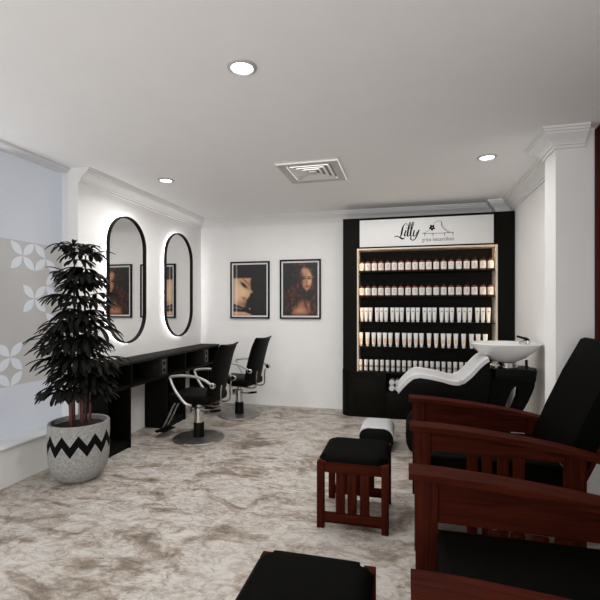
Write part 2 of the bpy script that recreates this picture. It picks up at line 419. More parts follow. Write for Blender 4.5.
b = B(); box(b, vx0 + .25, vx1 - .25, vy0 + .26, vy1 - .26, H - .028, H - .020, .002); build('centre_plate', b, M['vent'], t)

# ============================================================ mirrors
def stadium(r, hh, n=20):
    """outline in (y,z) around 0: half width r, half height hh"""
    P = [(r * math.cos(PI * k / n), (hh - r) + r * math.sin(PI * k / n)) for k in range(n + 1)]
    P += [(-r * math.cos(PI * k / n), -(hh - r) - r * math.sin(PI * k / n)) for k in range(n + 1)]
    return P
def mirror(yc, w, label):
    zc, hh = 1.682, .678
    t = thing('wall_mirror', (XL, yc, zc), label, 'mirror', 'backlit oval mirrors on the left wall')
    r = w / 2
    def off(P): return [(yc + a, zc + c) for a, c in P]
    b = B(); prism(b, off(stadium(r - .05, hh - .05)), 'x', XL + .001, XL + .018); build('backing', b, M['sill'], t)
    b = B(); O = off(stadium(r - .036, hh - .036)); I = off(stadium(r - .050, hh - .050)); n = len(O)
    V = [[b.verts.new((x, p[0], p[1])) for p in Q] for Q, x in ((O, XL + .003), (O, XL + .016), (I, XL + .016), (I, XL + .003))]
    for a in range(4):
        for k in range(n): b.faces.new((V[a][k], V[a][(k + 1) % n], V[(a + 1) % 4][(k + 1) % n], V[(a + 1) % 4][k]))
    build('led_strip', b, M['halo'], t)
    b = B(); O = off(stadium(r, hh)); I = off(stadium(r - .014, hh - .014))
    V = [[b.verts.new((x, p[0], p[1])) for p in Q] for Q, x in ((O, XL + .018), (O, XL + .052), (I, XL + .052), (I, XL + .018))]
    for a in range(4):
        for k in range(n): b.faces.new((V[a][k], V[a][(k + 1) % n], V[(a + 1) % 4][(k + 1) % n], V[(a + 1) % 4][k]))
    build('frame', b, M['frame'], t)
    b = B(); prism(b, off(stadium(r - .0145, hh - .0145)), 'x', XL + .0185, XL + .032); build('glass', b, M['mirror'], t, flat=True)
mirror(4.007, .637, 'tall oval black-framed backlit mirror nearer the potted palm')
mirror(5.082, .685, 'tall oval black-framed backlit mirror nearer the back wall corner')

# ============================================================ portraits
def soft_poly(U, V, poly, s):
    P = np.array(poly, float); n = len(P); inside = np.zeros(U.shape, bool); d = np.full(U.shape, 9.0)
    for i in range(n):
        x1, y1 = P[i]; x2, y2 = P[(i + 1) % n]
        c = ((y1 > V) != (y2 > V)) & (U < (x2 - x1) * (V - y1) / (y2 - y1 + 1e-12) + x1); inside ^= c
        L = (x2 - x1) ** 2 + (y2 - y1) ** 2 + 1e-12
        t = np.clip(((U - x1) * (x2 - x1) + (V - y1) * (y2 - y1)) / L, 0, 1)
        d = np.minimum(d, np.hypot(U - x1 - t * (x2 - x1), V - y1 - t * (y2 - y1)))
    return np.clip(0.5 + np.where(inside, d, -d) / s, 0, 1)
def blob(U, V, cu, cv, ru, rv, rot=0):
    c, s = math.cos(rot), math.sin(rot); a = (U - cu) * c + (V - cv) * s; e = -(U - cu) * s + (V - cv) * c
    return np.exp(-((a / ru) ** 2 + (e / rv) ** 2))
def lay(C, m, col): return C * (1 - m[..., None]) + np.array(col) * m[..., None]
def picture(x0, x1, z0, z1, paint, label):
    y = YB; t = thing('framed_portrait', ((x0 + x1) / 2, y, z0), label, 'picture', 'framed portraits on the back wall')
    b = B(); w = .021
    box(b, x0, x1, y - .03, y - .001, z0, z0 + w); box(b, x0, x1, y - .03, y - .001, z1 - w, z1)
    box(b, x0, x0 + w, y - .03, y - .001, z0 + w, z1 - w); box(b, x1 - w, x1, y - .03, y - .001, z0 + w, z1 - w); build('frame', b, M['frame'], t)
    b = B(); box(b, x0 + w, x1 - w, y - .015, y - .002, z0 + w, z1 - w); build('mount', b, M['mat'], t)
    m = .044; a0, a1, c0, c1 = x0 + m, x1 - m, z0 + m, z1 - m
    nu, nv = 72, 108
    U, V = np.meshgrid(np.linspace(0, 1, nu), np.linspace(0, 1, nv)); C = np.clip(paint(U, V), 0, 1)
    b = B(); cl = b.verts.layers.float_color.new('Col')
    G = [[b.verts.new((a0 + (a1 - a0) * U[j, i], y - .017, c0 + (c1 - c0) * V[j, i])) for i in range(nu)] for j in range(nv)]
    for j in range(nv - 1):
        for i in range(nu - 1): b.faces.new((G[j][i], G[j][i + 1], G[j + 1][i + 1], G[j + 1][i]))
    for j in range(nv):
        for i in range(nu): G[j][i][cl] = (*[float(q) ** 2.2 for q in C[j, i]], 1)
    # thin backing so the print has thickness
    box(b, a0, a1, y - .0168, y - .015, c0, c1)
    build('portrait_print', b, M['print'], t, flat=True)
def paint_a(U, V):
    C = np.zeros(U.shape + (3,)) + np.array((.035, .032, .030))
    C = lay(C, soft_poly(U, V, [(0, .74), (.55, .74), (.52, .66), (.53, .52), (.60, .45), (.52, .43), (.50, .38), (.40, .30), (.36, .17), (.25, .12), (0, .16)], .045), (.84, .66, .50))
    C = lay(C, soft_poly(U, V, [(.02, .62), (.30, .66), (.44, .48), (.34, .30), (.02, .25)], .22) * .7, (.96, .82, .68))
    C = lay(C, blob(U, V, .50, .60, .06, .12) * .35, (.45, .30, .22)); C = lay(C, blob(U, V, .22, .22, .14, .07) * .45, (.50, .34, .25))
    C = lay(C, soft_poly(U, V, [(0, .08), (.35, .07), (.55, .02), (.55, 0), (0, 0)], .03), (.86, .66, .50))
    C = lay(C, soft_poly(U, V, [(0, .175), (.30, .13), (.34, .15), (.0, .23)], .02), (.06, .05, .045))
    C = lay(C, soft_poly(U, V, [(0, .76), (.56, .745), (.57, 1), (0, 1)], .02), (.05, .04, .035))
    for k in range(5): C = lay(C, blob(U, V, .3, .80 + k * .042, .28, .010) * .35, (.38, .28, .22))
    C = lay(C, blob(U, V, .33, .60, .11, .035, -.5), (.20, .12, .09)); C = lay(C, blob(U, V, .32, .585, .08, .018, -.5), (.03, .02, .02))
    C = lay(C, blob(U, V, .38, .67, .12, .014, -.55) * .8, (.22, .13, .09))
    C = lay(C, blob(U, V, .33, .34, .07, .022, -.1) * .8, (.48, .20, .16)); C = lay(C, blob(U, V, .36, .30, .06, .012) * .6, (.40, .20, .15))
    C = lay(C, blob(U, V, .36, .22, .09, .06) * .6, (.35, .22, .16))
    C = lay(C, blob(U, V, .50, .13, .03, .02), (.75, .70, .65))
    g = (np.sin(U * 90 + 4 * np.sin(V * 23)) * np.sin(V * 50 + 3 * np.sin(U * 31)) > .35) & (U > .6) & (V > .1)
    C = lay(C, g * .35, (.20, .19, .18)); C = lay(C, ((U > .075) & (U < .125)) * .5, (.98, .95, .92))  # pale upright strip at left: reflected light painted into the print
    return C
def paint_b(U, V):
    C = np.zeros(U.shape + (3,)) + np.array((.055, .055, .048))
    rs = np.random.RandomState(3)
    C = lay(C, soft_poly(U, V, [(.36, .90), (.30, .7), (.22, .5), (.05, .25), (.10, 0), (.95, 0), (.98, .30), (.86, .5), (.93, .75), (.82, .95), (.6, 1.0)], .12) * .9, (.085, .045, .030))
    for k in range(420):
        u, v = rs.rand(2); dd = abs(u - .55)
        if v > .55 and (u < .3 or u > .95): continue
        C = lay(C, blob(U, V, u, v, .045, .010 + .012 * rs.rand(), rs.rand() * PI) * .85 * rs.rand(), ((.62, .30, .17), (.34, .13, .08), (.06, .035, .03))[k % 3])
    C = lay(C, soft_poly(U, V, [(.52, .86), (.60, .91), (.74, .88), (.82, .76), (.83, .62), (.76, .50), (.68, .46), (.58, .54), (.50, .68)], .05), (.72, .50, .38))
    C = lay(C, blob(U, V, .77, .70, .07, .14) * .8, (.93, .76, .62)); C = lay(C, blob(U, V, .62, .84, .10, .05) * .5, (.85, .66, .52))
    C = lay(C, blob(U, V, .53, .70, .05, .13) * .9, (.12, .06, .04))
    for q in (.60, .76): C = lay(C, blob(U, V, q, .70, .055, .016) * .95, (.06, .03, .03)); C = lay(C, blob(U, V, q, .735, .06, .010) * .7, (.18, .09, .06))
    C = lay(C, blob(U, V, .685, .63, .02, .05) * .5, (.40, .22, .16)); C = lay(C, blob(U, V, .70, .55, .06, .018) * .9, (.45, .13, .11))
    C = lay(C, soft_poly(U, V, [(.25, 0), (.30, .14), (.45, .26), (.60, .30), (.78, .24), (.80, .10), (.70, 0)], .10) * .85, (.66, .42, .30))
    C = lay(C, blob(U, V, .50, .10, .16, .06) * .6, (.90, .68, .52)); C = lay(C, blob(U, V, .66, .20, .03, .10, .5) * .8, (.15, .07, .04))
    C = lay(C, blob(U, V, .42, .22, .03, .09, -.4) * .7, (.20, .09, .05)); C = lay(C, blob(U, V, .30, .42, .12, .10) * .6, (.30, .12, .07))
    return C
picture(-2.459, -1.868, 1.226, 2.040, paint_a, 'framed photograph of a woman in profile under a dark hat, left of the two')
picture(-1.714, -1.130, 1.226, 2.050, paint_b, 'framed photograph of a woman with long curly hair, right of the two')

# ============================================================ styling console along the left wall
CX = -2.648; CB = XL + .003
t = thing('styling_console', ((CX + XL) / 2, 4.55, 0), 'long black styling console with open cubbies under the two mirrors', 'console')
Y0, Y1 = 3.36, 5.765
b = B(); box(b, CB, CX + .012, Y0, Y1, .824, .850, .002); build('worktop', b, M['top'], t)
b = B(); box(b, CB, CX, Y0, Y1, .590, .612, .001); build('lower_shelf', b, M['black'], t)
b = B(); box(b, CB, CB + .012, Y0, Y1, .612, .824); build('back_panel', b, M['blackin'], t)
for y in (Y0, 3.72, 4.79, Y1 - .02):
    b = B(); box(b, CB + .012, CX, y, y + .02, .612, .824); build('divider', b, M['black'], t)
for y0, y1 in ((4.225, 4.385), (5.275, 5.435)):
    b = B(); box(b, CB + .012, CX + .001, y0, y1, .612, .824, .001); sp = build('socket_panel', b, M['top'], t)
    b = B(); box(b, CX + .001, CX + .006, (y0 + y1) / 2 - .040, (y0 + y1) / 2 + .040, .640, .800, .002); so = build('socket_plate', b, M['plate'], sp)
    for z in (.680, .760):
        b = B(); lathe(b, [(0, 0), (.023, 0), (.023, .0015), (.017, .0018), (0, .0018)], (CX + .0062, (y0 + y1) / 2, z), 20, 'x'); build('socket', b, M['ink'], sp)
for y0, y1 in ((Y0, 3.715), (4.365, 4.80), (5.42, Y1)):
    b = B()
    box(b, CB, CX, y0, y0 + .02, 0, .590); box(b, CB, CX, y1 - .02, y1, 0, .590)
    box(b, CB, CB + .012, y0 + .02, y1 - .02, 0, .590)
    box(b, CB + .012, CX - .012, y0 + .02, y1 - .02, 0, .07); build('base_cabinet', b, M['black'], t)

# ============================================================ styling chairs
CYc, CXc = 4.15, -2.135
t = thing('styling_chair', (CXc, CYc, 0), 'black hydraulic styling chair with chrome arms in front, nearer the potted palm', 'salon chair', 'hydraulic styling chairs at the console')
b = B(); lathe(b, [(0, 0), (.270, 0), (.272, .006), (.262, .014), (.15, .019), (.075, .022), (0, .023)], (CXc, CYc, 0), 56); build('base', b, M['disc'], t)
b = B(); lathe(b, [(0, .015), (.058, .015), (.058, .040), (.056, .10), (.055, .165), (.050, .172), (0, .172)], (CXc, CYc, 0), 32); build('pump_boot', b, M['rubber'], t)
b = B(); lathe(b, [(0, .17), (.047, .17), (.047, .275), (.056, .28), (.056, .325), (.030, .335), (.030, .385), (0, .385)], (CXc, CYc, 0), 32)
box(b, CXc - .10, CXc + .10, CYc - .08, CYc + .08, .375, .395, .003)
box(b, CXc - .085, CXc - .03, CYc - .04, CYc + .03, .26, .33, .008); pc = build('pump_column', b, M['chrome'], t)
b = B(); tube(b, smooth([(CXc + .03, CYc - .03, .300), (CXc + .12, CYc - .05, .300), (CXc + .17, CYc - .055, .304)], 5), .008); lv = build('pump_lever', b, M['chrome'], t)
b = B(); tube(b, [(CXc + .165, CYc - .055, .304), (CXc + .22, CYc - .06, .314), (CXc + .285, CYc - .062, .326)], [.010, .015, .012], 12); build('lever_grip', b, M['rubber'], lv)
b = B(); box(b, -2.375, -1.90, 3.93, 4.37, .400, .500, .035, 4); build('seat', b, M['chairblack'], t)
# backrest: curved sheet, thicker in the middle, rolled at the top
b = B(); prof = smooth([(-1.925, .42), (-1.905, .52), (-1.875, .66), (-1.838, .80), (-1.800, .92), (-1.768, .985), (-1.745, 1.008)], 4)
nY = 14; F, K = [], []
for i, p in enumerate(prof):
    s = i / (len(prof) - 1); hw = .205 + .015 * math.sin(PI * min(1, s * 1.2)); th = .055 - .032 * s
    rf, rk = [], []
    for j in range(nY + 1):
        v = j / nY * 2 - 1; ed = math.sqrt(max(0, 1 - abs(v) ** 5)); cv = .028 * v * v
        zz = p[1] + (.012 * v * v if s > .8 else 0)
        rf.append(b.verts.new((p[0] - th * ed * .5 - cv, CYc + v * hw, zz))); rk.append(b.verts.new((p[0] + th * ed * .5 - cv, CYc + v * hw, zz - .01 * s)))
    F.append(rf); K.append(rk)
for i in range(len(prof) - 1):
    for j in range(nY):
        b.faces.new((F[i][j], F[i][j + 1], F[i + 1][j + 1], F[i + 1][j])); b.faces.new((K[i][j + 1], K[i][j], K[i + 1][j], K[i + 1][j + 1]))
for Q in (0, -1):
    for j in range(nY): b.faces.new((F[Q][j], F[Q][j + 1], K[Q][j + 1], K[Q][j]) if Q else (F[Q][j + 1], F[Q][j], K[Q][j], K[Q][j + 1]))
bmesh.ops.remove_doubles(b, verts=b.verts, dist=.0008)
build('backrest', b, M['chairblack'], t, angle=50)
for sy in (-1, 1):
    y = CYc + sy * .245
    b = B()
    tube(b, smooth([(-1.850, y, .612), (-1.92, y, .655), (-2.02, y, .688), (-2.16, y, .698), (-2.27, y, .688), (-2.325, y, .674), (-2.318, y, .645), (-2.285, y, .575), (-2.225, y, .490), (-2.150, y, .418), (-2.10, y - sy * .03, .392)], 6), .0125, 10, flat=1.1)
    a = build('armrest', b, M['alu'], t)
    b = B(); lathe(b, [(0, -.016), (.024, -.016), (.030, -.010), (.030, .010), (.024, .016), (0, .016)], (-1.848, y, .612), 24, 'y'); build('pivot', b, M['chrome'], a)
    b = B(); lathe(b, [(0, -.0185), (.011, -.0185), (.011, .0185), (0, .0185)], (-1.848, y, .612), 16, 'y'); build('pivot_cap', b, M['rubber'], a)
for yy in (CYc - .11, CYc + .11):
    b = B(); tube(b, smooth([(-2.02, yy, .385), (-1.90, yy, .380), (-1.845, yy, .392), (-1.825, yy, .43), (-1.826, yy, .52), (-1.815, yy, .60)], 6), .0085, 10); build('back_support', b, M['chrome'], t)
b = B()
for yy in (CYc - .045, CYc + .045):
    tube(b, smooth([(-2.20, yy, .388), (-2.34, yy, .380), (-2.40, yy, .355), (-2.47, yy, .22), (-2.535, yy, .095)], 5), .009, 10)
fr = build('footrest', b, M['chrome'], t)
b = B(); tube(b, [(-2.545, CYc - .15, .078), (-2.545, CYc + .15, .078)], .016, 12); box(b, -2.61, -2.48, CYc - .10, CYc + .10, .055, .067, .004)
build('foot_bar', b, M['rubber'], fr)
t.rotation_euler = (0, 0, R(-2))
chair2 = dup(t, (-2.085, 5.165, 0), 'black hydraulic styling chair with chrome arms by the back wall, farther of the two', R(-9))

# ============================================================ product display cabinet
DX0, DX1, DF, DB = -.778, 1.234, 5.43, 5.765
t = thing('display_cabinet', (.23, 5.6, 0), 'tall black product display cabinet with a white sign and lit shelves against back wall', 'cabinet')
b = B()
rr = .14; arc = [(-.803 + rr - rr * math.cos(a), DF + rr - rr * math.sin(a)) for a in [PI / 2 * k / 8 for k in range(9)]]
prism(b, [(-.803, DB)] + arc + [(-.236, DF), (-.236, DB)], 'z', 0, .556)
box(b, -.236, .066, DF, DB, 0, .336); box(b, -.236, .066, DF + .25, DB, .336, .556); box(b, .066, 1.075, DF, DB, 0, .556)
build('base_unit', b, M['black'], t)
b = B(); prism(b, [(-.803, DB)] + arc + [(1.075, DF), (1.075, DB)], 'z', .5565, .575); build('counter', b, M['black'], t)
for x0, x1, z0, z1 in ((-.640, -.250, .03, .500), (-.222, .060, .03, .322), (.075, .48, .03, .530), (.50, .92, .03, .530), (.94, 1.06, .03, .530)):
    b = B(); box(b, x0, x1, DF - .012, DF - .001, z0, z1, .002); build('door', b, M['black'], t)
ZT = 2.513
b = B(); box(b, DX0, -.600, DF, DB, .576, ZT); build('side_panel', b, M['black'], t)
b = B(); box(b, 1.052, DX1, DF, DB, .576, ZT); build('side_panel', b, M['black'], t)
b = B(); box(b, -.5995, 1.0515, DF + .005, DB, 2.130, ZT); build('header', b, M['black'], t)
b = B(); box(b, -.5995, 1.0515, DB - .02, DB, .576, 2.1295); build('back_panel', b, M['blackin'], t)
for x0, x1 in ((-.5995, -.592), (1.044, 1.0515)):
    b = B(); box(b, x0, x1, DF + .006, DB - .021, .576, 2.1295); li = build('side_liner', b, M['liner'], t)
    xc = -.592 if x0 < 0 else 1.044
    sg_ = 1 if x0 < 0 else -1
    def bx2(a, c, y0, y1):
        bb = B(); box(bb, min(a, c), max(a, c), y0, y1, .58, 2.112); return bb
    build('front_lip', bx2(xc, xc + sg_ * .010, DF + .008, DF + .014), M['liner'], li)
    build('led_strip', bx2(xc, xc + sg_ * .007, DF + .0145, DF + .024), M['warm'], li)
b = B(); box(b, -.590, 1.042, DF + .02, DB - .021, 2.122, 2.1295); li = build('top_liner', b, M['liner'], t)
b = B(); box(b, -.59, 1.042, DF + .008, DF + .014, 2.113, 2.1295); build('front_lip', b, M['liner'], li)
b = B(); box(b, -.58, 1.032, DF + .0145, DF + .019, 2.116, 2.1295); build('led_strip', b, M['warm'], li)
SH = [1.844, 1.527, 1.203, .886, .575]
for z in SH[:4]:
    b = B(); box(b, -.586, 1.038, DF + .075, DB - .021, z - .012, z, .001); build('shelf', b, M['black'], t)
SX0, SX1, SZ0, SZ1 = -.564, 1.004, 2.146, 2.482
b = B(); box(b, SX0, SX1, DF - .012, DF + .0045, SZ0, SZ1, .001); sg = build('sign_board', b, M['sign'], t)

# --- lettering of the sign: crop coordinates of the photograph's sign -> board plane
SYP = DF - .0135
def L2(cx, cy):
    px, py = 380 + cx / 6.667, 210 + cy / 6.667
    X = -.564 + (px - 359.8) * (1.004 + .564) / (493.5 - 359.8)
    top = 221.3 - (px - 359.8) * .0546
    return X + .0155, 2.476 - (py - top) * .01245
def stroke(b, pts, w, n=8):
    """ribbon through crop points with width w (list or number, crop units)"""
    P = smooth([(p[0], p[1], 0) for p in pts], n); m = len(P)
    ws = [w] * m if not isinstance(w, (list, tuple)) else list(np.interp(np.linspace(0, 1, m), np.linspace(0, 1, len(w)), w))
    Lp, Rp = [], []
    for i, p in enumerate(P):
        d = P[min(i + 1, m - 1)] - P[max(i - 1, 0)]; d.normalize(); nn = Vector((-d.y, d.x, 0)) * ws[i] / 2
        a = L2(p.x + nn.x, p.y + nn.y); c = L2(p.x - nn.x, p.y - nn.y); Lp.append(a); Rp.append(c)
    A = [[b.verts.new((q[0], yy, q[1])) for q in T] for yy in (SYP, SYP + .0012) for T in (Lp, Rp)]
    for i in range(m - 1):
        b.faces.new((A[0][i], A[1][i], A[1][i + 1], A[0][i + 1])); b.faces.new((A[2][i], A[2][i + 1], A[3][i + 1], A[3][i]))
        b.faces.new((A[0][i], A[0][i + 1], A[2][i + 1], A[2][i])); b.faces.new((A[1][i + 1], A[1][i], A[3][i], A[3][i + 1]))
b = B()
# script word "Lilly"
stroke(b, [(184, 104), (188, 94), (178, 89), (165, 100), (157, 118), (152, 140), (147, 162), (140, 176), (130, 177), (118, 173), (106, 176), (101, 181)], [3, 3.5, 3, 6, 10, 12, 10, 6, 4, 6, 5, 4])
stroke(b, [(118, 176), (132, 178), (146, 186), (158, 190), (170, 181)], [3, 6, 12, 9, 3])
stroke(b, [(180, 131), (174, 150), (169, 166), (174, 172), (183, 162)], [7, 10, 10, 5, 3])
stroke(b, [(184, 116), (183, 121)], [6, 6], 2)
stroke(b, [(186, 158), (202, 120), (212, 88), (206, 82), (198, 108), (191, 150), (189, 168), (196, 172), (204, 162)], [3, 4, 4, 5, 10, 12, 9, 5, 3])
stroke(b, [(207, 158), (222, 120), (232, 86), (226, 80), (218, 106), (211, 148), (209, 168), (216, 172), (224, 162)], [3, 4, 4, 5, 10, 12, 9, 5, 3])
stroke(b, [(236, 131), (231, 150), (229, 165), (236, 171), (247, 158), (255, 140)], [7, 10, 9, 5, 3, 3])
stroke(b, [(268, 128), (258, 152), (246, 180), (232, 196), (218, 196), (210, 186), (215, 180)], [8, 11, 8, 5, 6, 9, 8])
build('script_lettering', b, M['ink'], sg, flat=True)
b = B()
# joglo house line drawing with a flower
stroke(b, [(288, 152), (400, 149), (495, 141)], 3.0, 4)
stroke(b, [(300, 149), (330, 133), (356, 106), (372, 80), (392, 69), (408, 70), (418, 82)], 1.8)
stroke(b, [(418, 70), (416, 96), (430, 118), (452, 136), (466, 143)], [2, 4, 3, 3, 2]); stroke(b, [(418, 80), (432, 108), (458, 132), (476, 141)], 1.4)
for x, y in ((306, 152), (360, 150), (437, 147), (490, 142)): stroke(b, [(x, y), (x, y + 9), (x + .5, y + 19)], [6, 3.5, 3.5], 2)
for a in range(5):
    an = R(72 * a + 20); c = (354, 113); p = [(c[0] + math.cos(an) * 3, c[1] + math.sin(an) * 3), (c[0] + math.cos(an) * 10, c[1] + math.sin(an) * 10), (c[0] + math.cos(an) * 20, c[1] + math.sin(an) * 20)]
    stroke(b, p, [4, 15, 8], 3)
build('house_drawing', b, M['ink'], sg, flat=True)
fc = bpy.data.curves.new('tagline', 'FONT'); fc.body = 'griya kecantikan'; fc.size = .066; fc.extrude = .0006; fc.space_character = .96
fo = bpy.data.objects.new('tagline', fc); COL.objects.link(fo)
dg = bpy.context.evaluated_depsgraph_get(); me = bpy.data.meshes.new_from_object(fo.evaluated_get(dg)); bpy.data.objects.remove(fo)
xs = [v.co.x for v in me.vertices]; w0, w1 = min(xs), max(xs)
T0, T1 = L2(286, 190)[0], L2(497, 190)[0]; base = L2(390, 198)[1]
b = B(); b.from_mesh(me)
for v in b.verts: x, y, z = v.co; v.co = Vector((T0 + (x - w0) / (w1 - w0) * (T1 - T0), SYP + .0003 + z * .5, base + y * .98))
build('tagline_lettering', b, M['inkgrey'], sg, flat=True)

# --- rolled towels in the niche
def spiral_roll(x, z, y0=DF + .02, y1=DF + .22, r=.035):
    b = B(); lathe(b, [(0, 0), (.010, .004), (.014, 0), (.020, .004), (.025, 0), (.031, .004), (r, .010), (r, y1 - y0 - .008), (r - .008, y1 - y0), (0, y1 - y0)], (x, y0, z), 24, 'y'); return b
tw0 = None
names = {(0, 0): 'bottom left', (1, 0): 'bottom right', (0, 1): 'top left', (1, 1): 'top right'}
for i in range(2):
    for j in range(2):
        x, z = -.168 + i * .0745, .336 + .0355 + j * .071
        lab = 'rolled white towel in the cabinet niche, %s of the four in view' % names[(i, j)]
        if tw0 is None:
            tw0 = build('rolled_towel', spiral_roll(x, z), M['towel'], org=(x, DF + .1, z)); tag(tw0, lab, 'towel', 'rolled towels in the niche')
        else:
            o = tw0.copy(); COL.objects.link(o); o.location = (x, DF + .1, z); o['label'] = lab

# --- products
def place_row(root, xs, y, z, text, group):
    for k, x in enumerate(xs):
        lab = text % ('last' if k == len(xs) - 1 else ORD[k])
        if k == 0: root.location = (x, y, z); root['label'] = lab; root['group'] = group
        else:
            d = dup(root, (x, y, z), lab)
XS = list(np.interp([361.3, 368, 375, 382, 389.3, 396.3, 403.3, 410.7, 417.8, 425, 432, 439.5, 447, 454.5, 462, 469.7, 477.3, 485.5, 493], [361, 493], [-.555, .998]))
YP = 5.56
def bottle(label, group):
    t = thing('amber_bottle', (0, 0, 0), label, 'bottle', group)
    b = B(); lathe(b, [(0, 0), (.031, 0), (.034, .004), (.034, .116), (.029, .127), (.015, .131), (.0125, .136), (0, .136)], seg=20); build('bottle_body', b, M['amber'], t)
    b = B(); lathe(b, [(0, .134), (.0145, .134), (.0145, .158), (.011, .164), (0, .164)], seg=14); build('cap', b, M['ink'], t)
    b = B(); lathe(b, [(.0342, .016), (.0350, .016), (.0350, .106), (.0342, .106), (.0342, .016)], seg=20); lb = build('bottle_label', b, M['label'], t)
    b = B(); box(b, -.010, .010, -.0362, -.0348, .074, .086); box(b, -.013, .013, -.0362, -.0348, .060, .063); box(b, -.013, .013, -.0362, -.0348, .052, .055); box(b, -.013, .013, -.0362, -.0348, .044, .047); build('label_print', b, M['greyprint'], lb)
    return t
place_row(bottle('', ''), XS, YP, SH[0] + .0005, 'amber bottle with cream label and black cap on the top display shelf, %s from left', 'amber bottles on the top shelf')
place_row(bottle('', ''), XS, YP, SH[1] + .0005, 'amber bottle with cream label and black cap on the second display shelf, %s from left', 'amber bottles on the second shelf')
def squeeze_tube(w0, w1, d, h, printcol, cap, label, group):
    t = thing('squeeze_tube', (0, 0, 0), label, 'tube', group)
    b = B(); rings = []; n = 16
    for s in (0, .15, .5, .8, 1):
        z = .022 + s * (h - .022); a = w0 + (w1 - w0) * s; c = d * (1 - s) + .003
        rings.append([b.verts.new((a * math.cos(2 * PI * k / n), c * math.sin(2 * PI * k / n), z)) for k in range(n)])
    for r0, r1 in zip(rings, rings[1:]):
        for k in range(n): b.faces.new((r0[k], r0[(k + 1) % n], r1[(k + 1) % n], r1[k]))
    b.faces.new(rings[0][::-1]); b.faces.new(rings[-1]); bd = build('tube_body', b, M['tube'], t)
    b = B(); lathe(b, [(0, 0), (w0 * .86, 0), (w0 * .86, .021), (0, .021)], seg=16, sy=min(1, d / w0)); build('cap', b, cap, t)
    b = B(); z0, z1 = (.05, .10) if printcol is M['orange'] else (.125, .140)
    def dep(z): s = (z - .022) / (h - .022); return d * (1 - s) + .003
    ww = .011
    vs = [b.verts.new(p) for p in ((-ww, -dep(z0) - .0012, z0), (ww, -dep(z0) - .0012, z0), (ww, -dep(z1) - .0012, z1), (-ww, -dep(z1) - .0012, z1))]
    ws = [b.verts.new((v.co.x, v.co.y + .004, v.co.z)) for v in vs]
    b.faces.new(vs); b.faces.new(ws[::-1])
    for k in range(4): b.faces.new((vs[k], ws[k], ws[(k + 1) % 4], vs[(k + 1) % 4]))
    build('printed_band', b, printcol, bd); return t
g0 = np.array([93, 141, 189, 237, 287, 337, 388, 440]) / 3 + 330; g1 = np.array([134, 183, 232, 281, 331, 382, 434, 487]) / 3 + 330
px = [a + (c - a) * (k + .5) / 3 for a, c in zip(g0, g1) for k in range(3)]
XT = list(np.interp(px, [361, 493], [-.577, 1.012]))
place_row(squeeze_tube(.021, .0265, .020, .180, M['greyprint'], M['tube'], '', ''), XT, YP, SH[2] + .0005, 'plain white squeeze tube on the middle display shelf, %s from left', 'white tubes on the middle shelf')
px = [362.2, 369.2, 375.8, 381.7, 387.5, 393.3, 400.3, 407.5, 413, 419.3, 425, 432.5, 439.5, 446.3, 452, 458.7, 466.2, 473.7, 480, 486.7]
XT = list(np.interp(px, [361, 493], [-.577, 1.012]))
place_row(squeeze_tube(.020, .028, .020, .176, M['orange'], M['tube'], '', ''), XT, YP, SH[3] + .0005, 'white squeeze tube with orange print on the fourth display shelf, %s from left', 'orange-printed tubes on the fourth shelf')
t = thing('product_can', (0, 0, 0), '', 'can')
b = B(); lathe(b, [(0, 0), (.021, 0), (.0225, .003), (.0225, .105), (0, .105)], seg=18); build('can_body', b, M['tube'], t)
b = B(); lathe(b, [(0, .1055), (.0235, .1055), (.0235, .134), (.021, .138), (0, .138)], seg=18); build('lid', b, M['label'], t)
b = B(); lathe(b, [(.0227, .045), (.0232, .045), (.0232, .072), (.0227, .072), (.0227, .045)], seg=18); build('printed_band', b, M['greyprint'], t)
place_row(t, list(np.linspace(-.565, 1.0, 24)), 5.55, .5765, 'short white can with grey band on the bottom display ledge, %s from left', 'white cans on the bottom ledge')

# ============================================================ shampoo station
SYN, SYF = 4.16, 4.66
t = thing('shampoo_chair', (.45, 4.41, 0), 'black shampoo chair with white reclining cushion and white wash basin at its head end', 'shampoo chair')
CU = [(-.080, .600), (-.03, .665), (.026, .722), (.060, .748), (.108, .762), (.20, .752), (.309, .733), (.38, .714), (.44, .706), (.49, .713), (.531, .742), (.59, .800), (.646, .866), (.69, .910), (.730, .936)]
top = [(p.x, p.y) for p in smooth([(a, c, 0) for a, c in CU], 3)]
low = [(x + .012, z - .035) for x, z in top]
b = B(); prism(b, top + low[::-1], 'y', SYN, SYF, .012, 3); build('cushion', b, M['white_vinyl'], t, angle=50)
for yy in (SYN + .03, SYF - .03):
    b = B(); tube(b, [(x + .004, yy, z + .001) for x, z in top[1:-1]], .004, 6); build('piping', b, M['sill'], t)
shell = [(x + .014, z - .037) for x, z in top] + [(.742, .86), (.735, .60), (.68, .44), (.50, .345), (.20, .345), (.12, .42), (.05, .475), (-.03, .530), (-.072, .556)]
b = B(); prism(b, shell, 'y', SYN - .004, SYF + .004, .010, 3); build('seat_shell', b, M['shell'], t, angle=50)
b = B()
bp = [(.07, 0), (.03, .03), (.004, .09), (0, .17), (.01, .25), (.05, .31), (.12, .343), (.66, .343), (.70, .30), (.70, 0)]
prism(b, bp, 'y', SYN + .03, SYF - .03, .03, 4); build('plinth', b, M['shell'], t, angle=50)
